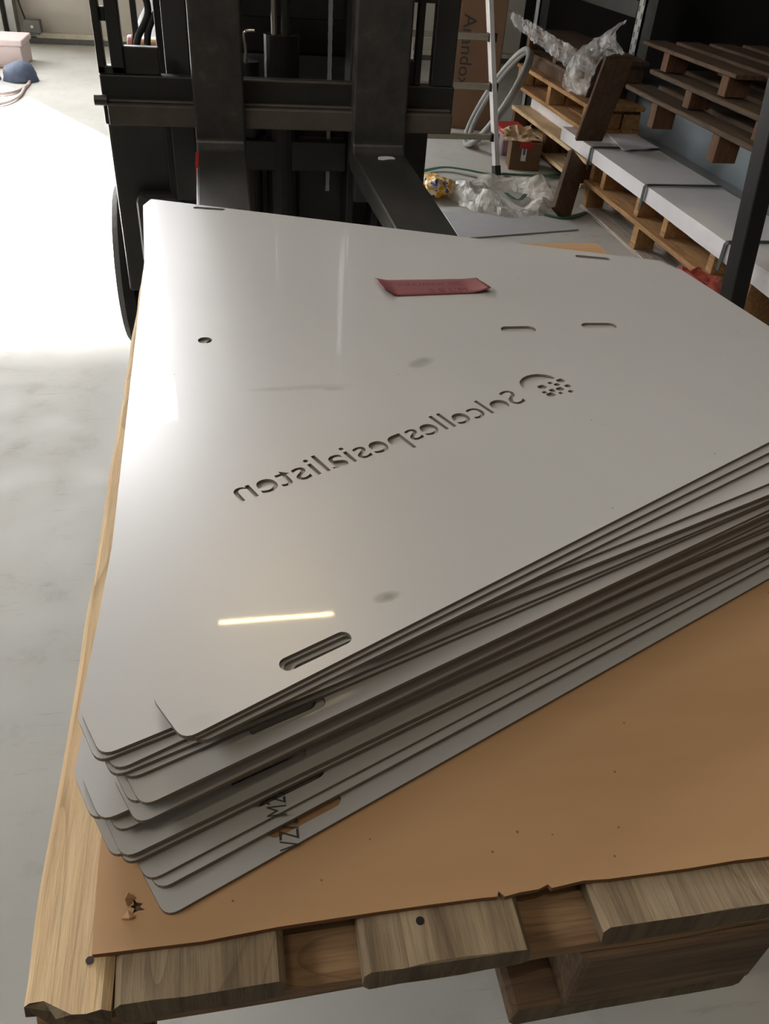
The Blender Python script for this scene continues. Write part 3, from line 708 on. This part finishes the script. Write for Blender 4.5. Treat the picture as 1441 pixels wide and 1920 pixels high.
# strapped white bundle
wb = thing('wrapped_bundle', 'long white wrapped bundle with three dark straps and a paper on it', 'bundle', (2.1, 3.5, .24))
X0, X1, Z0, Z1 = RX - .0, 2.27, .243, .31
def wrapfn(u, v):                                      # cross-section swept along Y, sagging and crinkled towards the near end
    y = 4.68 + (2.3 - 4.68) * u; c = v * 4
    if c < 1: x, z = X0, Z0 + (Z1 - Z0) * c
    elif c < 2: x, z = X0 + (X1 - X0) * (c - 1), Z1
    elif c < 3: x, z = X1, Z1 - (Z1 - Z0) * (c - 2)
    else: x, z = X1 - (X1 - X0) * (c - 3), Z0
    k = max(0, (3.45 - y)) * .5
    q = Vector((x * 9, y * 7, z * 9)); d = noise.noise(q) * .012 * k + noise.noise(Vector((x * 20, y * 3, z * 30))) * .01 * k
    if c < 1: z = Z0 - .018 * k * (1 - c) + (Z1 - Z0) * c
    return (x - (abs(d) if c <= 1 else 0), y, z + (d * .3 if c < 2.2 else 0))
wbm = MB().grid(wrapfn, 80, 32)
N = 81; wbm.f += [tuple(j * N for j in range(33)), tuple(j * N + 80 for j in reversed(range(33)))]; wbm.mi += [0, 0]
mk('white_wrap', wbm, M['white_pack'], wb)
for px in ((1113, 272), (1213, 348), (1368, 448)):
    y = atx(px[0], px[1], X0).y
    mk('strap', MB().strip([(X0 - .010, y, Z0 - .04), (X0 - .010, y, Z1 - .004), (X0 - .004, y, Z1 + .004), (X0 + .02, y, Z1 + .005), (X1, y, Z1 + .005)], .022, (-.7, 0, .7), .003), M['strap_green'], wb)
for k, y in enumerate((2.62, 2.9, 3.33, 3.62, 4.05, 4.2)):
    zz = .1445 if 2.8 < y < 4.25 else 0
    tag(mk('timber_bearer', MB().box(RX + .03, X1 - .02, y, y + .045, zz, Z0 - .001), M['wood_orange'], bevel=.003), ('first', 'second', 'third', 'fourth', 'fifth', 'sixth')[k] + ' timber bearer from the near end under the white bundle', 'bearer', 'bearers under the white bundle')
pz = Z1 + .006
pc = [atz(x, y, pz) for x, y in ((1134, 249), (1188, 250), (1238, 280), (1168, 284))]
fnp = quad(*pc)
tag(mk('paper_sheet', MB().grid(lambda u, v: fnp(u, v) + Vector((0, 0, .002 + .012 * max(0, v - .6) * abs(math.sin(u * 6)))), 20, 10), M['paper'], smooth=True, solid=.0006), 'white paper lying on the far end of the white bundle', 'paper')
# leaning plank
pf = atz(1049, 404, .012); pt_ = Vector((1.868, atx(1088, 262, 1.868).y, .234))
pl = mk('timber_offcut', MB().bar(pf, pt_, .028, .135, (0, 1, .2)), M['wood_brown'], bevel=.003)
tag(pl, 'brown timber offcut leaning from the floor up to the end of the white bundle', 'plank')
pl = mk('wooden_plank', MB().bar((1.925, 4.345, .318), (1.925, 4.175, .735), .022, .15, (0, 1, .35)), M['wood_brown'], bevel=.003)
lowz = min(v.co.z for v in pl.data.vertices); pl.location.z = Z1 + .004 - lowz
tag(pl, 'tall brown wooden plank standing on the far end of the white bundle', 'plank')
# plastic wrap on the shelving
A = [atx(x, y, RX - .02) for x, y in ((925, 5), (1018, 38), (1085, 75), (1080, 140), (1010, 95), (958, 55))]
f1 = crumple(quad(atx(952, 18, RX - .03), atx(1082, 92, RX - .03), atx(1076, 138, RX - .03), atx(962, 48, RX - .03)), 70, 26, .012, 26, 1)
tag(mk('hanging_wrap', f1, M['film'], smooth=False), 'clear plastic wrap hanging along the dark pallet beside the ladder', 'plastic wrap', 'hanging plastic wrap')
P = [atx(x, y, RX - .09) for x, y in ((1176, 36), (1120, 70), (1074, 105), (1054, 155))]; Q = [atx(x, y, RX - .09) for x, y in ((1172, 100), (1135, 105), (1116, 130), (1098, 182))]
PA, QA = spline(P, 10), spline(Q, 10); L = len(PA) - 1
def f2(u, v):
    i = min(int(u * L), L - 1); w_ = u * L - i; a = PA[i].lerp(PA[i + 1], w_); b = QA[i].lerp(QA[i + 1], w_); return a.lerp(b, v) + Vector((-.05 * math.sin(v * PI), 0, 0))
tag(mk('hanging_wrap', crumple(f2, 70, 30, .010, 22, 5), M['film']), 'clear plastic wrap draped over the top of the leaning plank', 'plastic wrap', 'hanging plastic wrap')
# hose hoop leaning by the ladder
hc_ = aty(930, 178, 5.5); e1 = Vector((.52, 0, .85)).normalized(); e2 = Vector((.12, 1, .05)).normalized()
hp = MB()
for k, (dr_, off) in enumerate(((.0, 0), (.012, .022))):
    pts = [hc_ + e1 * ((.325 - dr_) * math.cos(a)) + e2 * ((.25 - dr_) * math.sin(a)) + Vector((off, 0, 0)) for a in [2 * PI * q / 64 for q in range(64)]]
    hp.tube(pts, .017, 10, True)
mnz = min(v.z for v in hp.v); hp.v = [v + Vector((0, 0, .002 - mnz)) for v in hp.v]
tag(mk('hose_coil', hp, M['hose'], smooth=True), 'grey hose coil standing on edge behind the ladder', 'hose')

# ------------------------------------------------------------------ things on the floor at the right
g = [atz(x, y, .006).to_2d() for x, y in ((862, 447), (1084, 430), (1062, 408), (900, 400), (830, 396))]
tag(mk('floor_sheet', slab(g, [], .001, .007, 0), M['grey_sheet']), 'thin grey sheet lying flat on the floor beside the right fork', 'sheet')
bc = atz(810, 352, .04)
def bag(u, v):
    a = u * 2 * PI; p = v * PI; r = Vector((.11 * math.sin(p) * math.cos(a), .13 * math.sin(p) * math.sin(a), .045 * math.cos(p)))
    return Vector((bc.x, bc.y, .05)) + r
bgm = crumple(bag, 40, 20, .025, 18, 3); mn = min(v.z for v in bgm.v); bgm.v = [v - Vector((0, 0, mn - .001)) for v in bgm.v]
tag(mk('snack_bag', bgm, M['bag']), 'crumpled yellow and blue printed bag on the floor by the plastic', 'bag')
cf_ = atz(944, 374, 0)
def ringf(u, v):
    a = u * 2 * PI; rx = .15 + .145 * v; ry = .16 + .17 * v; z = .004 + .075 * math.sin(v * PI) ** .8 * (.75 + .35 * math.sin(a * 2 + 1) + .3 * math.sin(a * 5))
    return (cf_.x + rx * math.cos(a) * 1.02, cf_.y + ry * math.sin(a), max(.002, z))
rg = crumple(ringf, 120, 16, .022, 13, 8)
for v in rg.v: v.z = max(.004, v.z)
tag(mk('plastic_wrap', rg, M['film_floor']), 'heap of clear plastic wrap lying in a ring on the floor', 'plastic wrap')
def strap(label, pts, w_=.022, z=.010):
    tag(mk('packing_strap', MB().strip(spline([atz(x, y, z + dz) for x, y, dz in pts]), w_, (0, 0, 1), .002), M['green']), label, 'strap', 'green packing straps')
strap('green packing strap curving past the ladder foot from the forklift', [(790, 322, 0), (830, 314, .01), (870, 318, .02), (900, 324, .02), (918, 326, .01)], .035)
strap('green packing strap running in front of the small carton', [(938, 326, 0), (970, 328, .01), (1010, 330, .01), (1055, 328, .0)], .05)
strap('short green strap end inside the ring of plastic wrap', [(948, 362, .005), (962, 372, .02), (975, 374, .01), (985, 364, .01)], .022)
strap('green strap lying under the foot of the leaning plank', [(1012, 392, 0), (1025, 403, .0), (1060, 409, 0), (1100, 398, .0)], .03)
# small carton with red tape, crumpled paper, tub
k0 = atz(952, 318, 0); k1 = atz(1008, 322, 0); ax = (k1 - k0); ax.z = 0; wk = ax.length; ax.normalize(); ay = Vector((-ax.y, ax.x, 0))
sc_ = thing('small_carton', 'open brown carton with red tape and crumpled paper under the pallets', 'box', k0 + ax * wk / 2)
mk('carton_body', cbox(k0, ax, ay, wk, .16, .16), M['carton'], sc_, bevel=.004)
mk('red_tape', cbox(k0 + ax * wk * .28 - ay * .002, ax, ay, wk * .42, .1, .035, .128), M['red'], sc_)
mk('printed_label', cbox(k0 + ax * wk * .36 - ay * .0025, ax, ay, wk * .16, .004, .07, .055), M['paper'], sc_)
mk('blue_print', cbox(k0 + ax * wk * .40 - ay * .0035, ax, ay, wk * .08, .004, .035, .09), M['blue'], sc_)
kp = k0 + ax * wk * .45 + ay * .1
pp = crumple(quad(kp + Vector((-.17, -.1, .165)), kp + Vector((.08, -.1, .165)), kp + Vector((.07, .10, .19)), kp + Vector((-.12, .12, .19))), 26, 22, .04, 14, 2)
for v in pp.v: v.z = max(.166, v.z)
tag(mk('crumpled_paper', pp, M['kraft'], solid=.001), 'crumpled kraft paper on top of the small open carton', 'paper')
tb = atz(938, 292, 0); axx = Vector((1, 0, 0)); ayy = Vector((0, 1, 0))
tbo = thing('storage_tub', 'translucent storage tub with red lid beside the small carton', 'tub', tb + Vector((.07, .1, 0)))
mk('tub_body', cbox(tb, axx, ayy, .16, .24, .13), M['tub_grey'], tbo, bevel=.008)
mk('lid', cbox(tb + Vector((-.008, -.008, 0)), axx, ayy, .176, .256, .025, .1305), M['red'], tbo, bevel=.006)
# red tarpaulin on the floor by the panels
rc = Vector((1.74, 2.70, 0))
def dome(u, v):
    a = u * 2 * PI; p = v * PI / 2; return (rc.x + .15 * math.cos(a) * math.sin(p), rc.y + .16 * math.sin(a) * math.sin(p), .002 + .24 * math.cos(p))
rtm = crumple(dome, 44, 18, .045, 13, 4)
for v in rtm.v: v.z = max(.001, v.z)
tag(mk('red_tarpaulin', rtm, M['red_cloth']), 'folded red tarpaulin heaped on the floor behind the right edge of the panels', 'tarpaulin')
# pallet end peeping out at the far right
q0 = Vector((0, 2.42, 0))
nb = thing('pallet_corner', 'pallet corner with one bright block at the far right edge', 'pallet', (2.07, q0.y - .2, 0))
QX = 2.02
mk('top_board', board(QX, QX + .12, q0.y - .9, q0.y + .05, .118, .14, 12, .003, 77), [M['wood_orange']] * 2, nb)
mk('block', MB().box(QX + .004, QX + .1, q0.y - .03, q0.y + .03, .022, .1175), M['wood_orange'], nb, bevel=.003)
mk('bottom_board', board(QX, QX + .1, q0.y - .9, q0.y + .05, 0, .0215, 12, .002, 78), [M['wood_dim']] * 2, nb)

# ------------------------------------------------------------------ things at the far left
b0_ = atz(-40, 128, 0); tw = thing('lidded_tub', 'white lidded tub on the floor near the back wall', 'tub', (-1.85, 7.7, 0))
e0 = atz(46, 128, 0)
mk('tub_body', MB().box(e0.x - .6, e0.x, e0.y, e0.y + .4, 0, .15), M['tub_white'], tw, bevel=.01)
mk('lid', MB().box(e0.x - .62, e0.x + .015, e0.y - .015, e0.y + .42, .151, .195), M['tub_white'], tw, bevel=.01)
hb = atz(25, 150, 0)
def lump(cx_, cy_, rx, ry, rz):
    return lambda u, v: (cx_ + rx * math.cos(u * 2 * PI) * math.sin(v * PI / 2), cy_ + ry * math.sin(u * 2 * PI) * math.sin(v * PI / 2), .002 + rz * math.cos(v * PI / 2))
for k, (dx_, lab) in enumerate(((-.22, 'dark blue bundle on the floor in front of the white tub, left one'), (.06, 'dark blue bundle on the floor in front of the white tub, right one'))):
    lm = crumple(lump(hb.x + dx_, hb.y, .13, .12, .13), 24, 10, .02, 12, k)
    for v in lm.v: v.z = max(.001, v.z)
    tag(mk('cloth_bundle', lm, M['blue'], smooth=True), lab, 'bundle', 'blue bundles by the tub')
h1 = [atz(-70 + 66 + 62 * math.cos(a) - 62 + 60, 160 + 26 * math.sin(a) - 10, .012) for a in [2 * PI * q / 40 for q in range(40)]]
tag(mk('floor_hose', MB().tube(h1, .011, 8, True), M['pinkhose'], smooth=True), 'pale pink hose loop on the floor around the blue bundles', 'hose')
h2 = spline([atz(x, y, .012) for x, y in ((46, 165), (38, 178), (18, 190), (-10, 196), (-60, 198))])
tag(mk('floor_hose', MB().tube(h2, .010, 8), M['pinkhose'], smooth=True), 'pale hose end trailing to the left below the hose loop', 'hose')
e3 = aty(62, 50, 8.75)
cb = thing('control_box', 'dark grey control box at the foot of the back wall', 'box', (e3.x, 8.75, .1))
mk('case', MB().box(e3.x - .07, e3.x + .07, 8.70, 8.80, .10, .20), M['skirt'], cb, bevel=.006)
mk('button', MB().tube([(e3.x, 8.70, .15), (e3.x, 8.69, .15)], .012), M['ledge'], cb)
mk('foot', MB().box(e3.x - .05, e3.x + .05, 8.71, 8.80, .0855, .10), M['skirt'], cb)
mk('cable', MB().tube(spline([(e3.x - .06, 8.76, .2), (e3.x - .10, 8.76, .4), (e3.x - .16, 8.76, .8)]), .008), M['rubber'], cb)

# ------------------------------------------------------------------ lamps and daylight
def tube_light(x, y, z, lab, power, col, L=1.15, w_=.042):
    t_ = thing('ceiling_light', lab, 'ceiling light', (x, y, z), 'ceiling lights')
    mk('housing', MB().box(x - L / 2 - .03, x + L / 2 + .03, y - .07, y + .07, z + .012, z + .07), M['alu'], t_, bevel=.006)
    mk('rod', MB().box(x - .4, x - .38, y - .01, y + .01, z + .071, HH).box(x + .38, x + .4, y - .01, y + .01, z + .071, HH), M['alu'], t_)
    l = bpy.data.lights.new('tube_lamp', 'AREA'); l.shape = 'RECTANGLE'; l.size = L; l.size_y = w_; l.energy = power; l.color = col
    o = link('tube_lamp', l); o.parent = t_; return o
warm = (1, .74, .38)
def reflect(px, py, H):
    d = ray(px, py); h = CAM + d * ((TOPZ - CAMZ) / d.z); d.z = -d.z; return h + d * ((H - TOPZ) / d.z)
ra, rb = reflect(410, 1168, 5.6), reflect(625, 1150, 5.6)
rl = tube_light((ra.x + rb.x) / 2, (ra.y + rb.y) / 2, 5.6, 'ceiling tube light over the forklift', 18, warm, (rb - ra).length)
for k, (x, y) in enumerate(((-1.2, -1.2), (1.6, -1.2), (.3, -3.4))):  # unseen fill tubes added for warm light from the front
    tube_light(x, y, 5.6, ('added fill tube light behind the camera on the left', 'added fill tube light behind the camera on the right', 'added fill tube light furthest behind the camera')[k], (26, 6, 14)[k], (1, .86, .66))
wd = bpy.data.worlds.new('sky'); SC.world = wd; wd.use_nodes = True
bg = wd.node_tree.nodes['Background']; bg.inputs[0].default_value = (1, .98, .95, 1); bg.inputs[1].default_value = 8.5
def portal(loc, rot, sx, sy):
    l = bpy.data.lights.new('daylight_portal', 'AREA'); l.shape = 'RECTANGLE'; l.size = sx; l.size_y = sy; l.cycles.is_portal = True
    o = link('daylight_portal', l); o.location = loc; o.rotation_euler = rot
for a, b in WIN: portal((PXW - .21, (a + b) / 2, (WZ[0] + WZ[1]) / 2), (0, -PI / 2, 0), WZ[1] - WZ[0], b - a)
portal(((DOOR[0] + DOOR[1]) / 2, HY1 + .21, DOOR[2] / 2), (-PI / 2, 0, 0), DOOR[1] - DOOR[0], DOOR[2])
sun = bpy.data.lights.new('sun', 'SUN'); sun.energy = 65; sun.angle = math.radians(4.5); sun.color = (1, .97, .92)
so = link('sun', sun); d = Vector((.45, -.82, -.42)).normalized(); so.rotation_euler = d.to_track_quat('-Z', 'Y').to_euler()
